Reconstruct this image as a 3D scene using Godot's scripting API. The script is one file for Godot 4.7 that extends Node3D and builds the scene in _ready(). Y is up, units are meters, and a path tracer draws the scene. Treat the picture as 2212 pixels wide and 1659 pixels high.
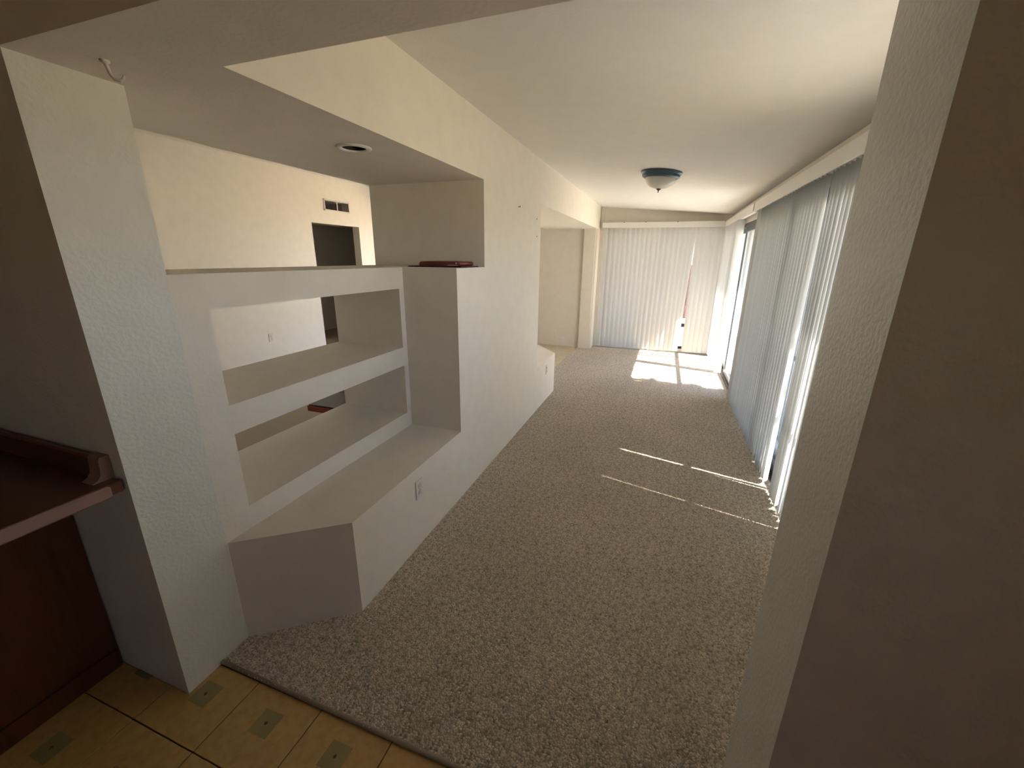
extends Node3D

# ---------------------------------------------------------------- measures (metres, camera stands at x 0, z 0)
const XM := -1.17      # hall face of the left partition
const XP := -1.546     # recessed shelf panel and kitchen jamb
const XB := -2.06      # living-room face of the partition
const ZJ0 := -0.70     # kitchen face of the kitchen wall
const ZJ1 := -0.95     # hall face of the kitchen wall
const LEDGE := 1.533
const BENCH := 0.485
const SOFFIT := 2.078
const ZEND := -7.9     # far wall
const XW := 0.92       # window wall

var M := {}
var rng := RandomNumberGenerator.new()
var taken := {}

func ceil_y(x: float) -> float:
	return 2.449 - 0.0793 * (x + 1.17)

# ---------------------------------------------------------------- helpers
func mb() -> SurfaceTool:
	var st := SurfaceTool.new()
	st.begin(Mesh.PRIMITIVE_TRIANGLES)
	st.set_smooth_group(-1)
	return st

func tri(st: SurfaceTool, a: Vector3, b: Vector3, c: Vector3) -> void:
	st.add_vertex(a); st.add_vertex(b); st.add_vertex(c)

# corners counter-clockwise as seen from the outside; written clockwise for Godot
func quad(st: SurfaceTool, a: Vector3, b: Vector3, c: Vector3, d: Vector3) -> void:
	tri(st, a, c, b); tri(st, a, d, c)

func box(st: SurfaceTool, lo: Vector3, hi: Vector3) -> void:
	var a := Vector3(minf(lo.x, hi.x), minf(lo.y, hi.y), minf(lo.z, hi.z))
	var b := Vector3(maxf(lo.x, hi.x), maxf(lo.y, hi.y), maxf(lo.z, hi.z))
	var p := [Vector3(a.x, a.y, a.z), Vector3(b.x, a.y, a.z), Vector3(b.x, b.y, a.z), Vector3(a.x, b.y, a.z),
		Vector3(a.x, a.y, b.z), Vector3(b.x, a.y, b.z), Vector3(b.x, b.y, b.z), Vector3(a.x, b.y, b.z)]
	for f in [[4, 5, 6, 7], [1, 0, 3, 2], [5, 1, 2, 6], [0, 4, 7, 3], [7, 6, 2, 3], [0, 1, 5, 4]]:
		quad(st, p[f[0]], p[f[1]], p[f[2]], p[f[3]])

# box whose twelve edges are cut back by c
func cbox(st: SurfaceTool, lo: Vector3, hi: Vector3, c: float) -> void:
	var a := Vector3(minf(lo.x, hi.x), minf(lo.y, hi.y), minf(lo.z, hi.z))
	var b := Vector3(maxf(lo.x, hi.x), maxf(lo.y, hi.y), maxf(lo.z, hi.z))
	var m := (a + b) / 2.0
	var h := (b - a) / 2.0
	var faces := [[0, 1, 2], [1, 2, 0], [2, 0, 1]]
	var at := func(ax: int, s: float, u: float, v: float) -> Vector3:
		var f: Array = faces[ax]
		var q := m
		q[f[0]] += s * h[f[0]]
		q[f[1]] += u * (h[f[1]] - c)
		q[f[2]] += v * (h[f[2]] - c)
		return q
	var inner := func(sx: float, sy: float, sz: float, ax: int) -> Vector3:
		var s := Vector3(sx, sy, sz)
		var q := m
		for k in 3:
			q[k] += s[k] * (h[k] if k == ax else h[k] - c)
		return q
	for ax in 3:
		for s in [-1.0, 1.0]:
			var p0: Vector3 = at.call(ax, s, -1.0, -1.0)
			var p1: Vector3 = at.call(ax, s, 1.0, -1.0)
			var p2: Vector3 = at.call(ax, s, 1.0, 1.0)
			var p3: Vector3 = at.call(ax, s, -1.0, 1.0)
			if s > 0.0: quad(st, p0, p1, p2, p3)
			else: quad(st, p3, p2, p1, p0)
	for ax in 3:      # edges along ax
		var u := (ax + 1) % 3
		var v := (ax + 2) % 3
		for su in [-1.0, 1.0]:
			for sv in [-1.0, 1.0]:
				var s0 := Vector3.ONE
				s0[u] = su; s0[v] = sv; s0[ax] = -1.0
				var s1 := s0
				s1[ax] = 1.0
				var e0: Vector3 = inner.call(s0.x, s0.y, s0.z, u)
				var e1: Vector3 = inner.call(s1.x, s1.y, s1.z, u)
				var e2: Vector3 = inner.call(s1.x, s1.y, s1.z, v)
				var e3: Vector3 = inner.call(s0.x, s0.y, s0.z, v)
				if su * sv > 0.0: quad(st, e0, e3, e2, e1)
				else: quad(st, e0, e1, e2, e3)
	for sx in [-1.0, 1.0]:
		for sy in [-1.0, 1.0]:
			for sz in [-1.0, 1.0]:
				var t0: Vector3 = inner.call(sx, sy, sz, 0)
				var t1: Vector3 = inner.call(sx, sy, sz, 1)
				var t2: Vector3 = inner.call(sx, sy, sz, 2)
				if sx * sy * sz > 0.0: tri(st, t0, t2, t1)
				else: tri(st, t0, t1, t2)

# upright prism; poly holds (x, z), any turning sense
func prism(st: SurfaceTool, poly: Array, y0: float, y1: float) -> void:
	var area := 0.0
	for i in poly.size():
		var p: Vector2 = poly[i]
		var q: Vector2 = poly[(i + 1) % poly.size()]
		area += p.x * q.y - q.x * p.y
	var pts := poly.duplicate()
	if area > 0.0: pts.reverse()
	for i in pts.size():
		var p: Vector2 = pts[i]
		var q: Vector2 = pts[(i + 1) % pts.size()]
		quad(st, Vector3(p.x, y0, p.y), Vector3(q.x, y0, q.y), Vector3(q.x, y1, q.y), Vector3(p.x, y1, p.y))
	for i in range(1, pts.size() - 1):
		var a: Vector2 = pts[0]
		var b: Vector2 = pts[i]
		var c: Vector2 = pts[i + 1]
		tri(st, Vector3(a.x, y1, a.y), Vector3(c.x, y1, c.y), Vector3(b.x, y1, b.y))
		tri(st, Vector3(a.x, y0, a.y), Vector3(b.x, y0, b.y), Vector3(c.x, y0, c.y))

# slab that slopes with the ceiling, x0 to x1, from its underside up by t
func slope_slab(st: SurfaceTool, x0: float, x1: float, z0: float, z1: float, t: float, drop := 0.0) -> void:
	var y0 := ceil_y(x0) - drop
	var y1 := ceil_y(x1) - drop
	var za := minf(z0, z1)
	var zb := maxf(z0, z1)
	quad(st, Vector3(x0, y0, za), Vector3(x1, y1, za), Vector3(x1, y1, zb), Vector3(x0, y0, zb))
	quad(st, Vector3(x0, y0 + t, zb), Vector3(x1, y1 + t, zb), Vector3(x1, y1 + t, za), Vector3(x0, y0 + t, za))
	quad(st, Vector3(x0, y0, zb), Vector3(x1, y1, zb), Vector3(x1, y1 + t, zb), Vector3(x0, y0 + t, zb))
	quad(st, Vector3(x1, y1, za), Vector3(x0, y0, za), Vector3(x0, y0 + t, za), Vector3(x1, y1 + t, za))
	quad(st, Vector3(x1, y1, zb), Vector3(x1, y1, za), Vector3(x1, y1 + t, za), Vector3(x1, y1 + t, zb))
	quad(st, Vector3(x0, y0, za), Vector3(x0, y0, zb), Vector3(x0, y0 + t, zb), Vector3(x0, y0 + t, za))

# profile: array of (radius, y) from the top down, outside facing out
func lathe(st: SurfaceTool, prof: Array, n := 40, smooth := true) -> void:
	st.set_smooth_group(0 if smooth else -1)
	for i in prof.size() - 1:
		var p: Vector2 = prof[i]
		var q: Vector2 = prof[i + 1]
		for k in n:
			var a := TAU * k / n
			var b := TAU * (k + 1) / n
			var p0 := Vector3(cos(a) * p.x, p.y, sin(a) * p.x)
			var p1 := Vector3(cos(b) * p.x, p.y, sin(b) * p.x)
			var q0 := Vector3(cos(a) * q.x, q.y, sin(a) * q.x)
			var q1 := Vector3(cos(b) * q.x, q.y, sin(b) * q.x)
			if p.x > 1e-5: tri(st, p0, q0, p1)
			if q.x > 1e-5: tri(st, p1, q0, q1)

func tube(st: SurfaceTool, pts: Array, radii: Array, n := 8) -> void:
	st.set_smooth_group(0)
	var rings := []
	for i in pts.size():
		var d: Vector3 = (pts[mini(i + 1, pts.size() - 1)] - pts[maxi(i - 1, 0)]).normalized()
		var u := d.cross(Vector3(0.31, 0.9, 0.22)).normalized()
		var v := d.cross(u)
		var ring := []
		for k in n:
			var a := TAU * k / n
			ring.append(pts[i] + (u * cos(a) + v * sin(a)) * float(radii[i]))
		rings.append(ring)
	for i in pts.size() - 1:
		for k in n:
			var k2 := (k + 1) % n
			quad(st, rings[i][k], rings[i][k2], rings[i + 1][k2], rings[i + 1][k])
	for e in [0, pts.size() - 1]:
		for k in n:
			var k2 := (k + 1) % n
			if e == 0: tri(st, pts[e], rings[e][k], rings[e][k2])
			else: tri(st, pts[e], rings[e][k2], rings[e][k])

func mesh_of(st: SurfaceTool) -> ArrayMesh:
	st.generate_normals()
	return st.commit()

func obj(called: String, st: SurfaceTool, mat: Material, parent: Node = self) -> MeshInstance3D:
	var o := MeshInstance3D.new()
	o.name = called
	o.mesh = mesh_of(st)
	o.material_override = mat
	parent.add_child(o, true)
	return o

func inst(called: String, mesh: Mesh, mat: Material, parent: Node, t := Transform3D.IDENTITY) -> MeshInstance3D:
	var o := MeshInstance3D.new()
	o.name = called
	o.mesh = mesh
	o.material_override = mat
	o.transform = t
	parent.add_child(o, true)
	return o

func numbered(called: String) -> String:
	var n: int = taken.get(called, 0)
	taken[called] = n + 1
	return called if n == 0 else "%s_%03d" % [called, n]

func thing(called: String, label: String, category: String, at := Vector3.ZERO, group := "") -> Node3D:
	var o := Node3D.new()
	o.name = numbered(called)
	add_child(o, true)
	o.position = at
	o.set_meta("label", label)
	o.set_meta("category", category)
	if group != "": o.set_meta("group", group)
	return o

func setting(called: String, label: String, category: String) -> Node3D:
	var o := Node3D.new()
	o.name = called
	add_child(o, true)
	o.set_meta("kind", "structure")
	o.set_meta("label", label)
	o.set_meta("category", category)
	return o

func struct(called: String, st: SurfaceTool, mat: Material, label: String, category: String) -> MeshInstance3D:
	var o := obj(called, st, mat)
	o.set_meta("kind", "structure")
	o.set_meta("label", label)
	o.set_meta("category", category)
	return o

# ---------------------------------------------------------------- materials
func noise_tex(freq: float, seed_: int, ramp: Array = [], size := 512, octaves := 4, normal := false, bump := 4.0, kind := FastNoiseLite.TYPE_SIMPLEX_SMOOTH) -> NoiseTexture2D:
	var n := FastNoiseLite.new()
	n.noise_type = kind
	n.frequency = freq
	n.seed = seed_
	n.fractal_octaves = octaves
	var t := NoiseTexture2D.new()
	t.width = size; t.height = size
	t.seamless = true
	t.noise = n
	t.as_normal_map = normal
	t.bump_strength = bump
	if ramp.size() > 0:
		var g := Gradient.new()
		var offs := PackedFloat32Array()
		var cols := PackedColorArray()
		for i in ramp.size():
			offs.append(float(i) / (ramp.size() - 1))
			cols.append(ramp[i])
		g.offsets = offs
		g.colors = cols
		t.color_ramp = g
	return t

func plain(c: Color, rough := 0.6, metal := 0.0) -> StandardMaterial3D:
	var m := StandardMaterial3D.new()
	m.albedo_color = c
	m.roughness = rough
	m.metallic = metal
	return m

func plaster(a: Color, b: Color, seed_: int, rough: float, relief: float) -> StandardMaterial3D:
	var m := StandardMaterial3D.new()
	m.albedo_texture = noise_tex(0.012, seed_, [a, a.lerp(b, 0.5), b], 512, 5)
	m.roughness = rough
	m.uv1_triplanar = true
	m.uv1_world_triplanar = true
	m.uv1_scale = Vector3.ONE * 0.9
	m.heightmap_enabled = true
	m.heightmap_texture = noise_tex(0.06, seed_ + 7, [], 1024, 4)
	m.heightmap_scale = relief
	return m

func make_materials() -> void:
	M.wall = plaster(Color8(229, 221, 207), Color8(235, 227, 213), 11, 0.62, 0.05)
	M.jamb = plaster(Color8(220, 217, 206), Color8(226, 223, 212), 12, 0.45, 0.11)
	M.ceiling = plaster(Color8(232, 229, 221), Color8(237, 234, 226), 13, 0.75, 0.05)
	M.kitchen = plaster(Color8(176, 152, 118), Color8(184, 160, 126), 14, 0.6, 0.05)
	M.tile_floor = plaster(Color8(206, 190, 160), Color8(188, 170, 140), 15, 0.5, 0.05)
	M.trim = plain(Color8(226, 218, 204), 0.5)
	M.pvc = plain(Color8(232, 232, 228), 0.5)
	M.valance = plain(Color8(228, 226, 220), 0.45)
	var v := plain(Color8(216, 216, 213), 0.55)
	v.backlight_enabled = true
	v.backlight = Color8(96, 98, 99)
	v.cull_mode = BaseMaterial3D.CULL_DISABLED
	M.vane = v
	M.alu = plain(Color8(104, 106, 108), 0.42, 0.6)
	M.alu_dark = plain(Color8(62, 62, 64), 0.45, 0.4)
	M.iron = plain(Color8(124, 133, 144), 0.5)
	var g := StandardMaterial3D.new()
	g.transparency = BaseMaterial3D.TRANSPARENCY_ALPHA
	g.albedo_color = Color(0.82, 0.92, 0.95, 0.06)
	g.roughness = 0.02
	M.glass = g
	var ms := plain(Color(0.36, 0.38, 0.40, 0.45), 0.9)
	ms.transparency = BaseMaterial3D.TRANSPARENCY_ALPHA
	M.mesh = ms
	var cp := StandardMaterial3D.new()
	cp.albedo_color = Color(1, 1, 1)
	cp.vertex_color_use_as_albedo = true
	cp.roughness = 0.95
	cp.metallic_specular = 0.2
	M.pile = cp
	var cb := plain(Color8(160, 147, 128), 0.95)
	M.carpet_back = cb
	var vt := StandardMaterial3D.new()
	vt.albedo_texture = noise_tex(0.02, 31, [Color8(186, 148, 86), Color8(198, 162, 98), Color8(204, 170, 106)], 512, 5)
	vt.roughness = 0.42
	vt.uv1_triplanar = true
	vt.uv1_world_triplanar = true
	vt.uv1_scale = Vector3.ONE * 2.2
	M.vinyl = vt
	M.vinyl_joint = plain(Color8(110, 78, 40), 0.7)
	M.inset = plaster(Color8(150, 138, 88), Color8(160, 148, 98), 33, 0.42, 0.02)
	M.inset_dot = plain(Color8(98, 82, 48), 0.5)
	M.laminate = plaster(Color8(84, 50, 30), Color8(96, 58, 36), 34, 0.3, 0.0)
	M.laminate_edge = plain(Color8(146, 116, 102), 0.4)
	var wd := StandardMaterial3D.new()
	wd.albedo_texture = noise_tex(0.01, 35, [Color8(74, 40, 18), Color8(96, 54, 26), Color8(84, 46, 20)], 512, 4)
	wd.uv1_triplanar = true
	wd.uv1_world_triplanar = true
	wd.uv1_scale = Vector3(5.0, 0.5, 5.0)
	wd.roughness = 0.45
	M.cabinet = wd
	M.teal = plain(Color8(72, 98, 108), 0.38, 0.3)
	var fg := plain(Color8(240, 237, 228), 0.35)
	fg.backlight_enabled = true
	fg.backlight = Color8(120, 118, 108)
	M.frosted = fg
	M.pewter = plain(Color8(84, 80, 82), 0.35, 0.7)
	M.black = plain(Color8(34, 33, 35), 0.5)
	M.sheet_metal = plain(Color8(120, 120, 118), 0.5, 0.5)
	M.dark_metal = plain(Color8(92, 87, 82), 0.6, 0.3)
	M.plate = plain(Color8(222, 215, 206), 0.35)
	M.socket = plain(Color8(214, 206, 198), 0.35)
	M.slot = plain(Color8(84, 76, 70), 0.6)
	M.leather = plaster(Color8(104, 36, 30), Color8(126, 48, 40), 41, 0.38, 0.05)
	M.page = plain(Color8(214, 204, 186), 0.8)
	M.slate = plaster(Color8(46, 48, 50), Color8(58, 60, 62), 42, 0.4, 0.05)
	M.brick_red = plaster(Color8(120, 54, 40), Color8(142, 70, 52), 43, 0.8, 0.2)
	M.block = plaster(Color8(112, 68, 56), Color8(132, 82, 68), 44, 0.9, 0.3)
	M.block_b = plaster(Color8(98, 58, 48), Color8(118, 72, 60), 45, 0.9, 0.3)
	M.mortar = plain(Color8(176, 164, 150), 0.95)
	M.dirt = plaster(Color8(196, 176, 138), Color8(212, 194, 158), 46, 0.95, 0.3)
	M.paver = plaster(Color8(196, 158, 138), Color8(214, 178, 156), 47, 0.9, 0.2)
	M.patio = plaster(Color8(186, 180, 170), Color8(200, 194, 184), 48, 0.9, 0.1)
	M.stucco = plaster(Color8(122, 140, 156), Color8(134, 152, 168), 49, 0.9, 0.2)
	M.bark = plaster(Color8(92, 78, 58), Color8(112, 96, 72), 50, 0.9, 0.3)
	var lf := plain(Color8(96, 122, 62), 0.6)
	lf.backlight_enabled = true
	lf.backlight = Color8(120, 140, 60)
	lf.cull_mode = BaseMaterial3D.CULL_DISABLED
	M.leaf = lf
	M.fascia = plain(Color8(150, 140, 126), 0.7)

# ---------------------------------------------------------------- main
func _ready() -> void:
	rng.seed = 20251
	var cam := Camera3D.new()
	cam.name = "camera"
	add_child(cam)
	cam.position = Vector3(0, 1.6, 0)
	cam.rotation_degrees = Vector3(-16.954, 19.479, 0.611)
	cam.fov = 85.39
	cam.near = 0.03
	cam.far = 200.0
	cam.current = true

	var env := Environment.new()
	env.background_mode = Environment.BG_SKY
	var sky := Sky.new()
	var sm := ProceduralSkyMaterial.new()
	sm.sky_top_color = Color(0.58, 0.67, 0.82)
	sm.sky_horizon_color = Color(0.91, 0.915, 0.90)
	sm.ground_bottom_color = Color(0.62, 0.56, 0.47)
	sm.ground_horizon_color = Color(0.76, 0.74, 0.70)
	sm.sun_angle_max = 12.0
	sky.sky_material = sm
	env.sky = sky
	env.background_energy_multiplier = 2.0
	env.tonemap_mode = Environment.TONE_MAPPER_LINEAR
	env.tonemap_exposure = 8.7
	env.sdfgi_enabled = true
	env.ssao_enabled = true
	env.ssil_enabled = true
	var we := WorldEnvironment.new()
	we.name = "world_environment"
	we.environment = env
	add_child(we)

	var sun := DirectionalLight3D.new()
	sun.name = "sun"
	sun.basis = Basis.looking_at(Vector3(-1.0, -0.99, -0.255).normalized(), Vector3.UP)
	sun.light_color = Color(1.0, 0.97, 0.92)
	sun.light_energy = 2.5
	sun.light_angular_distance = 0.53
	sun.shadow_enabled = true
	add_child(sun)

	make_materials()
	build_floors()
	build_left_partition()
	build_kitchen()
	build_far_and_window_walls()
	build_living_room()
	build_doors()
	build_blinds()
	build_ceiling_light()
	build_recessed_light()
	build_small_things()
	build_outside()

# ---------------------------------------------------------------- floors
func build_floors() -> void:
	var fl := setting("floor", "beige cut-pile carpet covering the hall floor", "carpet")
	var st := mb()
	box(st, Vector3(-1.62, -0.10, -0.835), Vector3(XW + 0.02, 0.0, ZEND))
	obj("carpet_backing", st, M.carpet_back, fl)
	# turned carpet edge against the kitchen floor
	st = mb()
	tube(st, [Vector3(-1.545, -0.004, -0.834), Vector3(-0.6, -0.004, -0.83), Vector3(0.35, -0.004, -0.834)], [0.009, 0.009, 0.009], 10)
	obj("carpet_edge", st, M.carpet_back, fl)
	# pile: small squares of tufts, three kinds, laid all over the hall
	var side := 0.12
	var each := 15
	var kinds := []
	for k in 3:
		var t := SurfaceTool.new()
		t.begin(Mesh.PRIMITIVE_TRIANGLES)
		var nz := FastNoiseLite.new()
		nz.seed = 90 + k
		nz.frequency = 26.0
		for i in each:
			for j in each:
				var x := (i + 0.5 + rng.randf_range(-0.45, 0.45)) * side / each - side / 2
				var z := (j + 0.5 + rng.randf_range(-0.45, 0.45)) * side / each - side / 2
				var h := rng.randf_range(0.0035, 0.0075)
				var r := rng.randf_range(0.0045, 0.0065)
				var lean := Vector3(rng.randf_range(-1, 1), 0, rng.randf_range(-1, 1)) * 0.006
				var tone := 1.0 + nz.get_noise_2d(x, z) * 0.35 + rng.randf_range(-0.16, 0.16)
				if rng.randf() < 0.10: tone *= 0.62
				var col := Color(0.65, 0.57, 0.47) * tone
				col.a = 1.0
				var top := Vector3(x, h, z) + lean
				var a0 := rng.randf() * TAU
				for s in 4:
					var a := a0 + TAU * s / 4
					var b := a0 + TAU * (s + 1) / 4
					var pa := Vector3(x + cos(a) * r, 0.0, z + sin(a) * r)
					var pb := Vector3(x + cos(b) * r, 0.0, z + sin(b) * r)
					var nrm := (Vector3(cos((a + b) / 2), 0.9, sin((a + b) / 2))).normalized()
					t.set_color(col); t.set_normal(nrm); t.add_vertex(pa)
					t.set_color(col); t.set_normal(nrm); t.add_vertex(pb)
					t.set_color(col); t.set_normal(Vector3.UP); t.add_vertex(top)
		var m: ArrayMesh = t.commit()
		m.surface_set_material(0, M.pile)
		kinds.append(m)
	var spots := [[], [], []]
	var wear := FastNoiseLite.new()
	wear.seed = 5
	wear.frequency = 0.9
	var nx := 21
	var nzz := 58
	for i in nx:
		for j in nzz:
			var x := -1.6 + side * (i + 0.5)
			var z := -0.828 - side * (j + 0.5)
			if x > 0.90 or z < -7.86: continue
			if x < -1.26 and z < -1.32 and z > -5.0: continue
			if x < -1.45 and z < -5.0: continue
			if x > 0.42 and z > -1.06: continue
			var tr := Transform3D(Basis(Vector3.UP, PI / 2 * rng.randi_range(0, 3)), Vector3(x, 0.0, z))
			var tone := 1.0 + 0.10 * wear.get_noise_2d(x, z) + rng.randf_range(-0.02, 0.02)
			spots[rng.randi_range(0, 2)].append([tr, Color(tone, tone, tone)])
	for k in 3:
		var mm := MultiMesh.new()
		mm.transform_format = MultiMesh.TRANSFORM_3D
		mm.use_colors = true
		mm.mesh = kinds[k]
		mm.instance_count = spots[k].size()
		for i in spots[k].size():
			mm.set_instance_transform(i, spots[k][i][0])
			mm.set_instance_color(i, spots[k][i][1])
		var mi := MultiMeshInstance3D.new()
		mi.name = "carpet_pile"
		mi.multimesh = mm
		mi.set_meta("kind", "stuff")
		fl.add_child(mi, true)

	# kitchen vinyl: 12 inch squares with a green square let into each
	var kf := setting("floor_kitchen", "tan square tiles with small green squares on the kitchen floor", "floor")
	st = mb()
	box(st, Vector3(-3.3, -0.12, -0.86), Vector3(1.7, -0.017, 2.9))
	obj("tile_bed", st, M.vinyl_joint, kf)
	var s := 0.307
	var tile_y := -0.012
	var g := 0.0022
	for i in range(-7, 8):
		for j in range(0, 6):
			var x0 := -0.719 + s * i
			var z0 := -0.875 + s * j
			var x1 := x0 + s
			var z1 := z0 + s
			if x1 > 1.65 or x0 < -3.2: continue
			z0 = maxf(z0, -0.828)
			if x1 <= XP + 0.1 and x0 < XP: z0 = maxf(z0, ZJ0)
			if z1 - z0 < 0.02: continue
			var t := mb()
			cbox(t, Vector3(x0 + g, tile_y - 0.006, z0 + g), Vector3(x1 - g, tile_y, z1 - g), 0.0012)
			var o := obj("tile", t, M.vinyl, kf)
			var cz := -0.875 + s * (j + 0.5)
			var cx := x0 + s / 2
			var t2 := mb()
			box(t2, Vector3(cx - 0.041, tile_y - 0.002, maxf(cz - 0.041, z0)), Vector3(cx + 0.041, tile_y + 0.0006, cz + 0.041))
			obj("inset_square", t2, M.inset, o)
			var t3 := mb()
			prism(t3, [Vector2(cx - 0.006, cz), Vector2(cx, cz - 0.008), Vector2(cx + 0.006, cz), Vector2(cx, cz + 0.008)], tile_y, tile_y + 0.0010)
			obj("inset_dot", t3, M.inset_dot, o)

# ---------------------------------------------------------------- the partition with bench and shelves
func build_left_partition() -> void:
	var w := setting("wall_left", "cream plastered partition with built-in bench and open shelves", "wall")
	var st := mb()
	box(st, Vector3(XB, 0, -2.30), Vector3(XM, LEDGE, -4.08))
	box(st, Vector3(XB, LEDGE, -2.72), Vector3(XM, SOFFIT, -4.08))
	obj("wall_body", st, M.wall, w)
	# shelf panel: posts, ledge, shelf, plinth
	st = mb()
	box(st, Vector3(XB, 0.587, ZJ1), Vector3(XP, 1.406, -1.068))
	obj("post", st, M.wall, w)
	st = mb()
	box(st, Vector3(XB, 0.587, -2.253), Vector3(XP, 1.406, -2.30))
	obj("post", st, M.wall, w)
	st = mb()
	box(st, Vector3(XB, 1.406, ZJ1), Vector3(XP, LEDGE, -2.30))
	obj("ledge", st, M.wall, w)
	st = mb()
	box(st, Vector3(XB, 0.914, -1.068), Vector3(XP, 1.034, -2.253))
	obj("shelf", st, M.wall, w)
	st = mb()
	box(st, Vector3(XB, 0.0, ZJ1), Vector3(XP, 0.587, -2.30))
	obj("plinth", st, M.wall, w)
	st = mb()
	prism(st, [Vector2(XP, ZJ1 - 0.003), Vector2(XM, -1.238), Vector2(XM, -2.30), Vector2(XP, -2.30)], 0.0, BENCH)
	obj("bench", st, M.wall, w)
	st = mb()
	prism(st, [Vector2(XM, -4.08), Vector2(XM, -4.87), Vector2(-1.50, -5.27), Vector2(XB, -5.27), Vector2(XB, -4.08)], 0.0, BENCH)
	obj("low_bench", st, M.wall, w)
	# soffit with a round hole for the recessed lamp
	var c := CSGCombiner3D.new()
	c.name = "soffit"
	w.add_child(c)
	var b := CSGBox3D.new()
	b.name = "soffit_box"
	b.size = Vector3(XM - XB, 2.9 - SOFFIT, 7.9 - 0.95)
	b.position = Vector3((XM + XB) / 2, (2.9 + SOFFIT) / 2, (ZJ1 - 7.9) / 2)
	b.material = M.wall
	c.add_child(b)
	var hole := CSGCylinder3D.new()
	hole.name = "lamp_hole"
	hole.operation = CSGShape3D.OPERATION_SUBTRACTION
	hole.radius = 0.058
	hole.height = 0.50
	hole.sides = 40
	hole.position = Vector3(-1.422, SOFFIT, -1.79)
	hole.material = M.wall
	c.add_child(hole)

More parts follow.
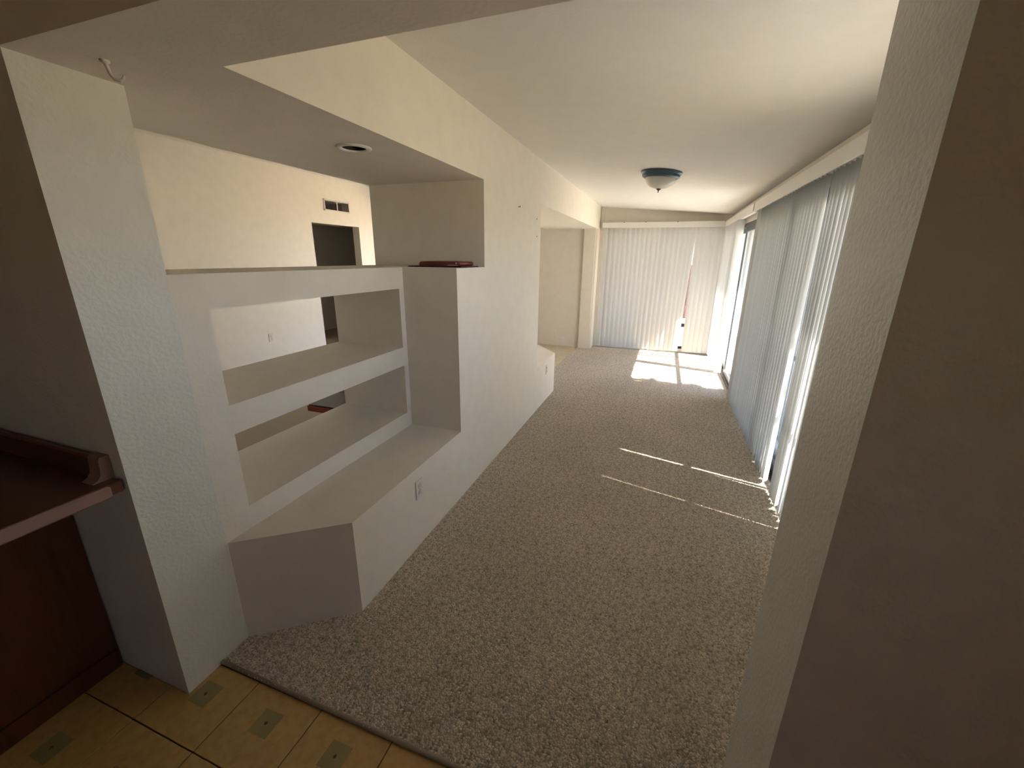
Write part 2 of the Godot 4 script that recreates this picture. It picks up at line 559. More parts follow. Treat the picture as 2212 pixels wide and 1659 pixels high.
# ---------------------------------------------------------------- kitchen side
func build_kitchen() -> void:
	var wl := setting("wall_kitchen", "grey-white plastered wall end beside the kitchen counter", "wall")
	var st := mb()
	box(st, Vector3(-5.45, -0.05, ZJ0), Vector3(XP, 2.9, ZJ1))
	obj("wall_body", st, M.jamb, wl)
	var hd := setting("trim_header", "plastered header beam crossing above the kitchen opening", "beam")
	st = mb()
	box(st, Vector3(XP, 2.066, ZJ0 + 0.005), Vector3(0.352, 2.9, ZJ1 + 0.003))
	box(st, Vector3(0.352, 2.066, ZJ0 + 0.005), Vector3(1.70, 2.9, -0.84))
	obj("beam_body", st, M.wall, hd)
	var wr := setting("wall_right", "grey-white plastered wall end right of the kitchen opening", "wall")
	st = mb()
	box(st, Vector3(0.352, -0.05, -0.84), Vector3(1.70, 2.9, -1.125))
	obj("wall_body", st, M.jamb, wr)
	st = mb()
	box(st, Vector3(-3.30, -0.1, ZJ0), Vector3(-3.42, 2.5, 2.92))
	box(st, Vector3(-3.30, -0.1, 2.80), Vector3(1.70, 2.5, 2.92))
	box(st, Vector3(1.58, -0.1, -0.84), Vector3(1.70, 2.5, 1.4))
	box(st, Vector3(1.58, -0.1, 2.1), Vector3(1.70, 2.5, 2.80))
	box(st, Vector3(1.58, -0.1, 1.4), Vector3(1.70, 1.15, 2.1))
	box(st, Vector3(1.58, 1.75, 1.4), Vector3(1.70, 2.5, 2.1))
	struct("wall_back", st, M.kitchen, "tan kitchen walls behind the viewer", "wall")
	st = mb()
	box(st, Vector3(-3.42, 2.44, ZJ0), Vector3(1.70, 2.60, 2.92))
	struct("ceiling_kitchen", st, M.kitchen, "low tan ceiling over the kitchen", "ceiling")

	# added window, unseen behind the viewer, that brightens the kitchen side
	var kw := setting("window_2", "added unseen window brightening the kitchen from behind the viewer", "window")
	for f in [[1.4, 1.15, 1.43, 1.75], [2.07, 1.15, 2.1, 1.75], [1.43, 1.15, 2.07, 1.18], [1.43, 1.72, 2.07, 1.75]]:
		st = mb()
		cbox(st, Vector3(1.62, f[1], f[0]), Vector3(1.66, f[3], f[2]), 0.002)
		obj("added_window_frame", st, M.alu, kw)
	st = mb()
	box(st, Vector3(1.638, 1.18, 1.43), Vector3(1.642, 1.72, 2.07))
	obj("pane", st, M.glass, kw)

	# breakfast counter
	var k := thing("kitchen_counter", "dark brown laminate counter with backsplash against the kitchen wall", "counter", Vector3(-2.2, 0, -0.2))
	var off := Vector3(2.2, 0, 0.2)
	st = mb()
	cbox(st, Vector3(-2.60, 0.872, -0.695) + off, Vector3(-1.556, 0.910, 0.9) + off, 0.004)
	obj("countertop", st, M.laminate, k)
	st = mb()
	cbox(st, Vector3(-1.570, 0.868, -0.660) + off, Vector3(-1.548, 0.9085, 0.9) + off, 0.006)
	obj("front_edge", st, M.laminate_edge, k)
	st = mb()
	cbox(st, Vector3(-2.60, 0.905, -0.698) + off, Vector3(-1.655, 0.985, -0.672) + off, 0.006)
	obj("backsplash", st, M.laminate, k)
	# coved end cap of the backsplash
	st = mb()
	var cap := [Vector2(-0.698, 0.868), Vector2(-0.640, 0.868), Vector2(-0.640, 0.911), Vector2(-0.655, 0.918), Vector2(-0.664, 0.930), Vector2(-0.668, 0.95), Vector2(-0.669, 0.980), Vector2(-0.674, 0.988), Vector2(-0.698, 0.988)]
	for i in cap.size():
		var p: Vector2 = cap[i]
		var q: Vector2 = cap[(i + 1) % cap.size()]
		quad(st, Vector3(-1.655, p.y, p.x) + off, Vector3(-1.60, p.y, p.x) + off, Vector3(-1.60, q.y, q.x) + off, Vector3(-1.655, q.y, q.x) + off)
	for i in range(1, cap.size() - 1):
		for e in [[-1.60, 1], [-1.655, -1]]:
			var a := Vector3(e[0], cap[0].y, cap[0].x) + off
			var b := Vector3(e[0], cap[i].y, cap[i].x) + off
			var c := Vector3(e[0], cap[i + 1].y, cap[i + 1].x) + off
			if e[1] > 0: tri(st, a, b, c)
			else: tri(st, a, c, b)
	obj("end_cap", st, M.laminate_edge, k)
	st = mb()
	box(st, Vector3(-2.55, -0.012, -0.695) + off, Vector3(-1.93, 0.872, 0.85) + off)
	obj("base_cabinet", st, M.cabinet, k)
	st = mb()
	box(st, Vector3(-1.93, -0.012, -0.690) + off, Vector3(-1.922, 0.07, 0.85) + off)
	obj("toe_board", st, M.cabinet, k)

# ---------------------------------------------------------------- far wall, window wall, ceiling
func build_far_and_window_walls() -> void:
	var wf := setting("wall_far", "cream end wall around the wide far window", "wall")
	var st := mb()
	box(st, Vector3(-1.20, 0, ZEND), Vector3(-1.06, 2.6, ZEND - 0.16))
	box(st, Vector3(-1.06, 2.06, ZEND), Vector3(1.10, 2.6, ZEND - 0.16))
	box(st, Vector3(0.88, 0, ZEND), Vector3(1.10, 2.06, ZEND - 0.16))
	box(st, Vector3(-1.06, -0.1, ZEND), Vector3(0.88, 0.055, ZEND - 0.16))
	obj("wall_body", st, M.wall, wf)
	st = mb()
	box(st, Vector3(-1.39, 0, -7.575), Vector3(-1.195, 2.078, -8.06))
	obj("wall_stub", st, M.wall, wf)
	st = mb()
	cbox(st, Vector3(-1.195, 0.0, -7.60), Vector3(-1.165, 2.078, -7.9), 0.003)
	obj("casing", st, M.trim, wf)
	st = mb()
	cbox(st, Vector3(-1.165, 0.0, -7.86), Vector3(-1.105, ceil_y(-1.105), -7.9), 0.003)
	obj("casing", st, M.wall, wf)
	var ww := setting("wall_window", "cream window wall holding two sliding glass doors", "wall")
	st = mb()
	var top := 2.6
	box(st, Vector3(XW, 0, ZEND), Vector3(XW + 0.16, top, -7.75))
	box(st, Vector3(XW, 0, -5.32), Vector3(XW + 0.16, 2.05, -5.20))
	box(st, Vector3(XW, 2.05, -7.75), Vector3(XW + 0.16, top, -2.53))
	box(st, Vector3(XW, 0, -2.53), Vector3(XW + 0.16, top, -2.36))
	box(st, Vector3(XW, 0, -2.36), Vector3(XW + 0.16, 1.39, -1.42))
	box(st, Vector3(XW, 1.98, -2.36), Vector3(XW + 0.16, top, -1.42))
	box(st, Vector3(XW, 0, -1.42), Vector3(XW + 0.16, top, -1.125))
	box(st, Vector3(XW, -0.15, -7.75), Vector3(XW + 0.16, -0.004, -2.53))
	obj("wall_body", st, M.wall, ww)
	st = mb()
	cbox(st, Vector3(XW - 0.018, 2.20, -7.88), Vector3(XW, 2.272, -1.13), 0.004)
	obj("head_board", st, M.trim, ww)
	st = mb()
	slope_slab(st, XM, XW + 0.16, ZJ1 + 0.003, -8.06, 0.16)
	struct("ceiling", st, M.ceiling, "off-white sloping ceiling above the hall", "ceiling")

# ---------------------------------------------------------------- living room behind the partition
func build_living_room() -> void:
	var w := setting("wall_living", "cream living-room wall seen through the shelf openings", "wall")
	var xl := -5.3
	var st := mb()
	box(st, Vector3(xl, 0, ZJ1), Vector3(xl - 0.14, 2.95, -5.50))
	box(st, Vector3(xl, 2.09, -5.50), Vector3(xl - 0.14, 2.31, -6.61))
	box(st, Vector3(xl, 2.45, -5.50), Vector3(xl - 0.14, 2.95, -6.61))
	box(st, Vector3(xl, 2.31, -5.50), Vector3(xl - 0.14, 2.45, -5.82))
	box(st, Vector3(xl, 2.31, -6.38), Vector3(xl - 0.14, 2.45, -6.61))
	box(st, Vector3(xl, 0, -6.61), Vector3(xl - 0.14, 2.95, -7.76))
	obj("wall_body", st, M.wall, w)
	st = mb()
	cbox(st, Vector3(xl, 0, -1.0), Vector3(xl + 0.012, 0.07, -5.50), 0.003)
	obj("baseboard", st, M.trim, w)
	# end wall with the opening for the added living-room window
	var e := setting("wall_end", "grey-shaded plaster wall closing the nook beside the far window", "wall")
	st = mb()
	var z0 := -7.62
	box(st, Vector3(-2.5, 0, z0), Vector3(-1.39, 2.95, z0 - 0.14))
	box(st, Vector3(-5.3, 0, z0), Vector3(-4.9, 2.95, z0 - 0.14))
	box(st, Vector3(-4.9, 2.2, z0), Vector3(-2.5, 2.95, z0 - 0.14))
	box(st, Vector3(-4.9, 0, z0), Vector3(-2.5, 0.5, z0 - 0.14))
	obj("wall_body", st, M.wall, e)
	st = mb()
	prism(st, [Vector2(-1.86, 0.27), Vector2(-1.835, 0.275), Vector2(-1.83, 0.30), Vector2(-1.85, 0.305)], 0.0, 0.003)
	var patch := obj("plaster_patch", st, M.pvc, e)
	patch.transform = Transform3D(Basis(Vector3(1, 0, 0), Vector3(0, 0, 1), Vector3(0, 1, 0)), Vector3(0, 0, z0))
	st = mb()
	prism(st, [Vector2(-1.83, 0.20), Vector2(-1.76, 0.185), Vector2(-1.68, 0.175), Vector2(-1.665, 0.145), Vector2(-1.70, 0.125), Vector2(-1.75, 0.16), Vector2(-1.81, 0.18)], 0.0, 0.003)
	var patch2 := obj("plaster_patch", st, M.pvc, e)
	patch2.transform = patch.transform
	st = mb()
	box(st, Vector3(-5.44, 2.80, ZJ1), Vector3(XB, 2.95, -7.76))
	struct("ceiling_living", st, M.ceiling, "cream living-room ceiling strip above the shelf opening", "ceiling")
	st = mb()
	box(st, Vector3(-7.2, -0.10, ZJ1), Vector3(-1.62, 0.0, -9.2))
	struct("floor_living", st, M.carpet_back, "brown living-room carpet behind the shelves", "carpet")
	st = mb()
	box(st, Vector3(XB - 0.2, 0.0, -5.28), Vector3(-1.43, 0.006, -7.62))
	struct("floor_nook", st, M.tile_floor, "beige tile strip on the nook floor by the low bench", "floor")
	# hall behind the doorway
	st = mb()
	box(st, Vector3(-7.0, 0, -4.3), Vector3(-7.12, 2.5, -9.2))
	box(st, Vector3(-5.44, 0, -4.3), Vector3(-7.12, 2.5, -4.42))
	box(st, Vector3(-5.3, 0, -9.0), Vector3(-7.12, 2.5, -9.12))
	box(st, Vector3(-5.3, 0, -7.76), Vector3(-5.44, 2.5, -9.0))
	box(st, Vector3(-5.44, 2.18, -4.3), Vector3(-7.12, 2.26, -9.12))
	struct("wall_passage", st, M.wall, "dim passage walls beyond the living-room doorway", "wall")
	# added wide window, out of view, that lights the living room
	var wn := setting("window_3", "added unseen window in the end wall lighting the living room", "window")
	st = mb()
	for f in [[-4.9, 0.5, -4.86, 2.2], [-2.54, 0.5, -2.5, 2.2], [-4.86, 0.5, -2.54, 0.54], [-4.86, 2.16, -2.54, 2.2]]:
		st = mb()
		cbox(st, Vector3(f[0], f[1], z0 - 0.05), Vector3(f[2], f[3], z0 - 0.09), 0.002)
		obj("added_window_frame", st, M.alu, wn)
	st = mb()
	box(st, Vector3(-4.86, 0.54, z0 - 0.068), Vector3(-2.54, 2.16, z0 - 0.072))
	obj("pane", st, M.glass, wn)

	# raised hearth
	var h := thing("hearth", "low dark slate hearth with red-brown edge on the living-room carpet", "hearth", Vector3(-2.5, 0, -3.2))
	var off := Vector3(2.5, 0, 3.2)
	st = mb()
	box(st, Vector3(-2.83, 0.0, -2.80) + off, Vector3(-2.065, 0.235, -3.85) + off)
	obj("hearth_base", st, M.brick_red, h)
	st = mb()
	cbox(st, Vector3(-2.95, 0.235, -2.74) + off, Vector3(-2.065, 0.285, -3.9) + off, 0.004)
	obj("hearth_edge", st, M.brick_red, h)
	for i in 2:
		for j in 3:
			st = mb()
			cbox(st, Vector3(-2.94 + 0.44 * i, 0.28, -2.752 - 0.384 * j) + off, Vector3(-2.508 + 0.44 * i, 0.298, -3.130 - 0.384 * j) + off, 0.003)
			obj("slate_tile", st, M.slate, h)

	# return-air vent
	var v := thing("air_vent", "white-framed return air vent with dark louvres above the doorway", "vent", Vector3(xl, 2.38, -6.10))
	var hz := 0.30
	var hy := 0.088
	st = mb()
	cbox(st, Vector3(0, hy - 0.022, -hz), Vector3(0.012, hy, hz), 0.002)
	cbox(st, Vector3(0, -hy, -hz), Vector3(0.012, -hy + 0.022, hz), 0.002)
	cbox(st, Vector3(0, -hy, -hz), Vector3(0.012, hy, -hz + 0.024), 0.002)
	cbox(st, Vector3(0, -hy, hz - 0.024), Vector3(0.012, hy, hz), 0.002)
	obj("frame", st, M.plate, v)
	st = mb()
	cbox(st, Vector3(0, -hy + 0.02, -0.010), Vector3(0.010, hy - 0.02, 0.010), 0.002)
	obj("divider", st, M.plate, v)
	st = mb()
	box(st, Vector3(-0.60, -0.085, -0.295), Vector3(-0.59, 0.085, 0.295))
	box(st, Vector3(-0.59, 0.075, -0.295), Vector3(-0.142, 0.085, 0.295))
	box(st, Vector3(-0.59, -0.085, -0.295), Vector3(-0.142, -0.075, 0.295))
	box(st, Vector3(-0.59, -0.075, -0.295), Vector3(-0.142, 0.075, -0.285))
	box(st, Vector3(-0.59, -0.075, 0.285), Vector3(-0.142, 0.075, 0.295))
	obj("duct", st, M.sheet_metal, v)
	for k in 26:
		var zz := -hz + 0.034 + k * (2 * hz - 0.068) / 25.0
		if absf(zz) < 0.014: continue
		st = mb()
		box(st, Vector3(0.002, -hy + 0.02, zz - 0.0016), Vector3(0.008, hy - 0.02, zz + 0.0016))
		obj("louvre", st, M.dark_metal, v)

# ---------------------------------------------------------------- glazing
func pane_frame(parent: Node, called: String, mat: Material, x0: float, x1: float, z0: float, z1: float, y0: float, y1: float, stile: float, rail: float) -> void:
	var st := mb()
	cbox(st, Vector3(x0, y0, z0), Vector3(x1, y1, z0 + stile), 0.002)
	obj(called + "_stile", st, mat, parent)
	st = mb()
	cbox(st, Vector3(x0, y0, z1 - stile), Vector3(x1, y1, z1), 0.002)
	obj(called + "_stile", st, mat, parent)
	st = mb()
	cbox(st, Vector3(x0, y0, z0 + stile), Vector3(x1, y0 + rail, z1 - stile), 0.002)
	obj(called + "_rail", st, mat, parent)
	st = mb()
	cbox(st, Vector3(x0, y1 - rail, z0 + stile), Vector3(x1, y1, z1 - stile), 0.002)
	obj(called + "_rail", st, mat, parent)
	var xm := (x0 + x1) / 2
	st = mb()
	box(st, Vector3(xm - 0.002, y0 + rail, z0 + stile), Vector3(xm + 0.002, y1 - rail, z1 - stile))
	obj("pane", st, M.glass, parent)

func sliding_door(called: String, label: String, za: float, zb: float) -> void:
	var d := setting(called, label, "sliding door")
	var top := 2.045
	var st := mb()
	cbox(st, Vector3(XW + 0.005, 0, za), Vector3(XW + 0.11, top, za + 0.035), 0.002)
	obj("jamb", st, M.alu, d)
	st = mb()
	cbox(st, Vector3(XW + 0.005, 0, zb - 0.035), Vector3(XW + 0.11, top, zb), 0.002)
	obj("jamb", st, M.alu, d)
	st = mb()
	cbox(st, Vector3(XW + 0.005, top - 0.04, za + 0.035), Vector3(XW + 0.11, top, zb - 0.035), 0.002)
	obj("head", st, M.alu, d)
	st = mb()
	cbox(st, Vector3(XW - 0.012, -0.004, za + 0.0), Vector3(XW + 0.12, 0.014, zb - 0.0), 0.002)
	for x in [0.028, 0.062, 0.098]:
		cbox(st, Vector3(XW + x - 0.004, 0.014, za + 0.035), Vector3(XW + x + 0.004, 0.028, zb - 0.035), 0.001)
	obj("track", st, M.alu_dark, d)
	var mid := (za + zb) / 2
	pane_frame(d, "fixed", M.alu, XW + 0.058, XW + 0.080, za + 0.035, mid + 0.02, 0.028, top - 0.04, 0.04, 0.055)
	pane_frame(d, "slider", M.alu, XW + 0.022, XW + 0.044, mid - 0.02, zb - 0.035, 0.028, top - 0.04, 0.04, 0.055)

func security_screen(label: String, za: float, zb: float) -> void:
	var s := thing("security_screen", label, "window bars", Vector3(1.13, 0, (za + zb) / 2), "barred screens outside the sliding doors")
	var h := (zb - za) / 2
	for z in [-h, 0.0, h]:
		var st := mb()
		cbox(st, Vector3(-0.018, 0.0, z - 0.02), Vector3(0.018, 2.06, z + 0.02), 0.002)
		obj("post", st, M.iron, s)
	for y in [0.05, 0.795, 2.03]:
		var st := mb()
		cbox(st, Vector3(-0.014, y - 0.02, -h + 0.02), Vector3(0.014, y + 0.02, h - 0.02), 0.002)
		obj("rail", st, M.iron, s)
	var st2 := mb()
	tube(st2, [Vector3(0, 0.05, 0), Vector3(0, 2.03, 0)], [0.016, 0.016], 8)
	var m := mesh_of(st2)
	var n := int(round(2 * h / 0.118))
	for k in range(1, n):
		var z := -h + 2 * h * k / n
		if absf(z) < 0.03: continue
		inst("bar", m, M.iron, s, Transform3D(Basis.IDENTITY, Vector3(0, 0, z)))

func build_doors() -> void:
	sliding_door("door_1", "aluminium sliding glass door left uncovered by its drawn blind", -7.75, -5.32)
	sliding_door("door_2", "aluminium sliding glass door hidden behind the closed blind", -5.20, -2.53)
	var d2: Node = get_node("door_2")
	var st0 := mb()
	box(st0, Vector3(XW + 0.102, 0.03, -5.16), Vector3(XW + 0.103, 2.0, -2.57))
	obj("dimming_screen", st0, M.mesh, d2)  # insect screen widened over both panels to dim the daylight evenly
	security_screen("grey vertical bars outside the uncovered sliding door", -7.78, -5.29)
	security_screen("grey vertical bars outside the door with the closed blind", -5.23, -2.50)
	# added window, unseen behind the right wall end, lights the shelf panel opposite
	var q := setting("window_4", "added unseen side window lighting the shelves opposite", "window")
	for f in [[-2.36, 1.39, -2.325, 1.98], [-1.455, 1.39, -1.42, 1.98], [-2.325, 1.39, -1.455, 1.425], [-2.325, 1.945, -1.455, 1.98]]:
		var st3 := mb()
		cbox(st3, Vector3(XW + 0.06, f[1], f[0]), Vector3(XW + 0.10, f[3], f[2]), 0.002)
		obj("added_window_frame", st3, M.alu, q)
	var st4 := mb()
	box(st4, Vector3(XW + 0.078, 1.425, -2.325), Vector3(XW + 0.082, 1.945, -1.455))
	obj("pane", st4, M.glass, q)
	# far window
	var w := setting("window_1", "wide aluminium window behind the far white blind", "window")
	var za := ZEND - 0.05
	var zb := ZEND - 0.09
	for x in [-1.06, -0.10, 0.84]:
		var st := mb()
		cbox(st, Vector3(x, 0.055, za), Vector3(x + 0.04, 2.06, zb), 0.002)
		obj("mullion", st, M.alu_dark, w)
	for y in [[0.055, 0.095], [0.445, 0.503], [2.02, 2.06]]:
		var st := mb()
		cbox(st, Vector3(-1.02, y[0], za), Vector3(0.84, y[1], zb), 0.002)
		obj("rail", st, M.alu_dark, w)
	for x in [[-1.02, -0.10], [-0.06, 0.84]]:
		for y in [[0.095, 0.445], [0.503, 2.02]]:
			var st := mb()
			box(st, Vector3(x[0], y[0], za - 0.018), Vector3(x[1], y[1], za - 0.022))
			obj("pane", st, M.glass, w)
	var st1 := mb()
	box(st1, Vector3(-1.02, 0.06, za - 0.045), Vector3(0.84, 2.05, za - 0.046))
	obj("dimming_screen", st1, M.mesh, w)  # added sheet that dims the daylight reaching the far blind

# ---------------------------------------------------------------- vertical blinds
func vane_mesh(width: float, height: float, bow: float) -> ArrayMesh:
	var st := SurfaceTool.new()
	st.begin(Mesh.PRIMITIVE_TRIANGLES)
	st.set_smooth_group(0)
	var n := 8
	var pts := []
	for i in n + 1:
		var u := -1.0 + 2.0 * i / n
		pts.append(Vector2(u * width / 2, bow * (1.0 - u * u) - bow * 0.5))
	for i in n:
		var p: Vector2 = pts[i]
		var q: Vector2 = pts[i + 1]
		quad(st, Vector3(p.x, -height, p.y), Vector3(q.x, -height, q.y), Vector3(q.x, 0, q.y), Vector3(p.x, 0, p.y))
	return mesh_of(st)

func wavy(a: float) -> float:
	return rng.randf_range(-a, a)

func build_blinds() -> void:
	var vt := 2.085
	# --- far window blind: width along x
	var b := thing("vertical_blind", "white vertical blind closed across the far end window", "blind", Vector3(-0.15, 0, -7.80), "white vertical blinds")
	var st := mb()
	cbox(st, Vector3(-0.965, 2.095, 0.060), Vector3(0.95, 2.182, 0.072), 0.004)
	cbox(st, Vector3(-0.965, 2.176, -0.098), Vector3(0.95, 2.182, 0.062), 0.002)
	cbox(st, Vector3(-0.965, 2.095, -0.098), Vector3(-0.957, 2.180, 0.062), 0.002)
	obj("valance", st, M.valance, b)
	st = mb()
	box(st, Vector3(-0.95, 2.10, -0.022), Vector3(0.95, 2.135, 0.022))
	obj("headrail", st, M.pvc, b)
	for x in [-0.60, -0.25, 0.25]:
		st = mb()
		cbox(st, Vector3(x - 0.012, 2.178, 0.03), Vector3(x + 0.012, 2.186, 0.078), 0.002)
		obj("valance_clip", st, M.pewter, b)
	var m := vane_mesh(0.089, vt - 0.022, 0.010)
	for k in 25:
		var x := -0.908 + 0.0788 * k
		var yaw := deg_to_rad(-17.0 + wavy(0.8))
		var sway := wavy(0.0015)
		if k == 18: sway = -0.034
		if k == 17: sway = -0.016
		if k == 16: sway = -0.006
		if k >= 19:
			yaw = deg_to_rad(-9.0 + wavy(2.0))
			sway = 0.004
		var bs := Basis(Vector3(0, 0, 1), sway) * Basis(Vector3.UP, yaw)
		inst("vane", m, M.vane, b, Transform3D(bs, Vector3(x, vt + 0.01, wavy(0.001))))

	# --- blind of the uncovered door: vanes turned open and pushed to the corner
	var c := thing("vertical_blind", "white vertical blind drawn back into the corner by the uncovered door", "blind", Vector3(0.855, 0, -6.5), "white vertical blinds")
	st = mb()
	cbox(st, Vector3(-0.050, 2.095, -1.285), Vector3(-0.040, 2.178, 1.12), 0.004)
	cbox(st, Vector3(-0.044, 2.172, -1.285), Vector3(0.062, 2.178, 1.12), 0.002)
	obj("valance", st, M.valance, c)
	st = mb()
	box(st, Vector3(-0.02, 2.10, -1.27), Vector3(0.02, 2.135, 1.12))
	obj("headrail", st, M.pvc, c)
	m = vane_mesh(0.089, vt - 0.03, 0.007)
	for k in 20:
		var z := 0.07 - 0.066 * k
		var yaw := deg_to_rad(6.0 + wavy(7.0))
		var bs := Basis(Vector3(0, 0, 1), wavy(0.002)) * Basis(Vector3(1, 0, 0), wavy(0.004)) * Basis(Vector3.UP, yaw)
		inst("vane", m, M.vane, c, Transform3D(bs, Vector3(wavy(0.001), vt + 0.01, z)))
	st = mb()
	tube(st, [Vector3(-0.02, 2.09, 0.02), Vector3(-0.024, 1.5, 0.024), Vector3(-0.022, 0.95, 0.03)], [0.004, 0.004, 0.004], 8)
	obj("tilt_wand", st, M.pewter, c)

	# --- near blind, closed
	var d := thing("vertical_blind", "white vertical blind hanging closed beside the kitchen wall end", "blind", Vector3(0.868, 0, -4.0), "white vertical blinds")
	st = mb()
	cbox(st, Vector3(-0.058, 2.083, -1.33), Vector3(-0.046, 2.180, 1.42), 0.004)
	cbox(st, Vector3(-0.050, 2.174, -1.33), Vector3(0.050, 2.180, 1.42), 0.002)
	cbox(st, Vector3(-0.050, 2.083, -1.33), Vector3(0.050, 2.178, -1.324), 0.002)
	obj("valance", st, M.valance, d)
	st = mb()
	box(st, Vector3(-0.022, 2.10, -1.32), Vector3(0.022, 2.135, 1.40))
	obj("headrail", st, M.pvc, d)
	m = vane_mesh(0.089, vt - 0.020, 0.011)
	for k in 27:
		var z := -1.17 + 0.0745 * k
		var yaw := deg_to_rad(90.0 - 34.0 + wavy(2.0))
		if k == 0: yaw = deg_to_rad(90 + 62)
		var bs := Basis(Vector3(1, 0, 0), wavy(0.0015)) * Basis(Vector3.UP, yaw)
		inst("vane", m, M.vane, d, Transform3D(bs, Vector3(wavy(0.001), vt + 0.01, z)))
	# the last vanes hang askew and leave two bright slits
	for a in [[0.840, 0.915, 70.0], [0.910, 0.960, 64.0], [0.980, 1.005, 60.0], [1.05, 1.050, 60.0], [1.120, 1.100, 62.0], [1.19, 1.188, 58.0], [1.262, 1.262, 58.0], [1.325, 1.325, 60.0]]:
		var sw := -atan2(float(a[1]) - float(a[0]), vt)
		var bs := Basis(Vector3(1, 0, 0), sw) * Basis(Vector3.UP, deg_to_rad(a[2]))
		inst("vane", m, M.vane, d, Transform3D(bs, Vector3(wavy(0.002), vt + 0.01, a[0])))

# ---------------------------------------------------------------- lights and small things
func build_ceiling_light() -> void:
	var x := -0.135
	var l := thing("ceiling_light", "domed ceiling light with blue-grey rim and frosted bowl", "ceiling light", Vector3(x, ceil_y(x), -4.47))
	l.rotation.z = atan(-0.0793)
	var st := mb()
	lathe(st, [Vector2(0.0, 0.0), Vector2(0.183, 0.0), Vector2(0.186, -0.006), Vector2(0.183, -0.014), Vector2(0.172, -0.024), Vector2(0.168, -0.030), Vector2(0.170, -0.036), Vector2(0.164, -0.046), Vector2(0.152, -0.054), Vector2(0.142, -0.057), Vector2(0.134, -0.055), Vector2(0.0, -0.05)], 64)
	obj("rim", st, M.teal, l)
	st = mb()
	var prof := [Vector2(0.136, -0.052)]
	for k in range(0, 13):
		var a := PI / 2 * k / 12.0
		prof.append(Vector2(0.135 * cos(a) + 0.0005, -0.056 - 0.088 * sin(a)))
	lathe(st, prof, 64)
	obj("glass_bowl", st, M.frosted, l)
	st = mb()
	lathe(st, [Vector2(0.001, -0.138), Vector2(0.022, -0.141), Vector2(0.023, -0.145), Vector2(0.014, -0.152), Vector2(0.006, -0.158), Vector2(0.004, -0.163), Vector2(0.005, -0.170), Vector2(0.003, -0.175), Vector2(0.0, -0.176)], 24)
	obj("finial", st, M.pewter, l)

func build_recessed_light() -> void:
	var l := thing("recessed_light", "round recessed downlight with dark well in the soffit over the ledge", "downlight", Vector3(-1.422, SOFFIT, -1.79))
	var st := mb()
	lathe(st, [Vector2(0.079, 0.001), Vector2(0.080, -0.003), Vector2(0.077, -0.007), Vector2(0.062, -0.008), Vector2(0.054, -0.004), Vector2(0.0535, 0.0)], 48)
	obj("trim_ring", st, M.valance, l)
	st = mb()
	lathe(st, [Vector2(0.0535, -0.001), Vector2(0.0535, 0.06), Vector2(0.050, 0.22), Vector2(0.0, 0.222)], 48)
	obj("well", st, M.alu_dark, l)

func outlet(label: String, at: Vector3, turn: float, group := "") -> void:
	var o := thing("power_outlet", label, "outlet", at, group)
	o.rotation.y = turn
	# the plate faces +z in its own axes
	var st := mb()
	cbox(st, Vector3(-0.035, -0.057, 0.0), Vector3(0.035, 0.057, 0.006), 0.0025)
	obj("plate", st, M.plate, o)
	for s in [-1.0, 1.0]:
		var t := mb()
		var poly := []
		for k in 16:
			var a := TAU * k / 16
			poly.append(Vector2(clampf(cos(a) * 0.0172, -0.0155, 0.0155), clampf(sin(a) * 0.0172, -0.0125, 0.0125)))
		prism(t, poly, 0.0, 0.0025)
		var p := obj("socket", t, M.socket, o)
		p.transform = Transform3D(Basis(Vector3(1, 0, 0), Vector3(0, 0, 1), Vector3(0, -1, 0)), Vector3(0, s * 0.0195, 0.006))
		for q in [-1.0, 1.0]:
			var u := mb()
			box(u, Vector3(q * 0.0063 - 0.0011, 0.0024, -0.0055), Vector3(q * 0.0063 + 0.0011, 0.0029, 0.0025))
			obj("slot", u, M.slot, p)
		var e := mb()
		prism(e, [Vector2(-0.0024, 0.0058), Vector2(0.0024, 0.0058), Vector2(0.0024, 0.0085), Vector2(0, 0.0102), Vector2(-0.0024, 0.0085)], 0.0024, 0.0029)
		obj("slot", e, M.slot, p)
	var sc := mb()
	lathe(sc, [Vector2(0.0, 0.0012), Vector2(0.0028, 0.0008), Vector2(0.0032, 0.0)], 12)
	var screw := obj("screw", sc, M.pewter, o)
	screw.transform = Transform3D(Basis(Vector3(1, 0, 0), Vector3(0, 0, 1), Vector3(0, -1, 0)), Vector3(0, 0, 0.006))

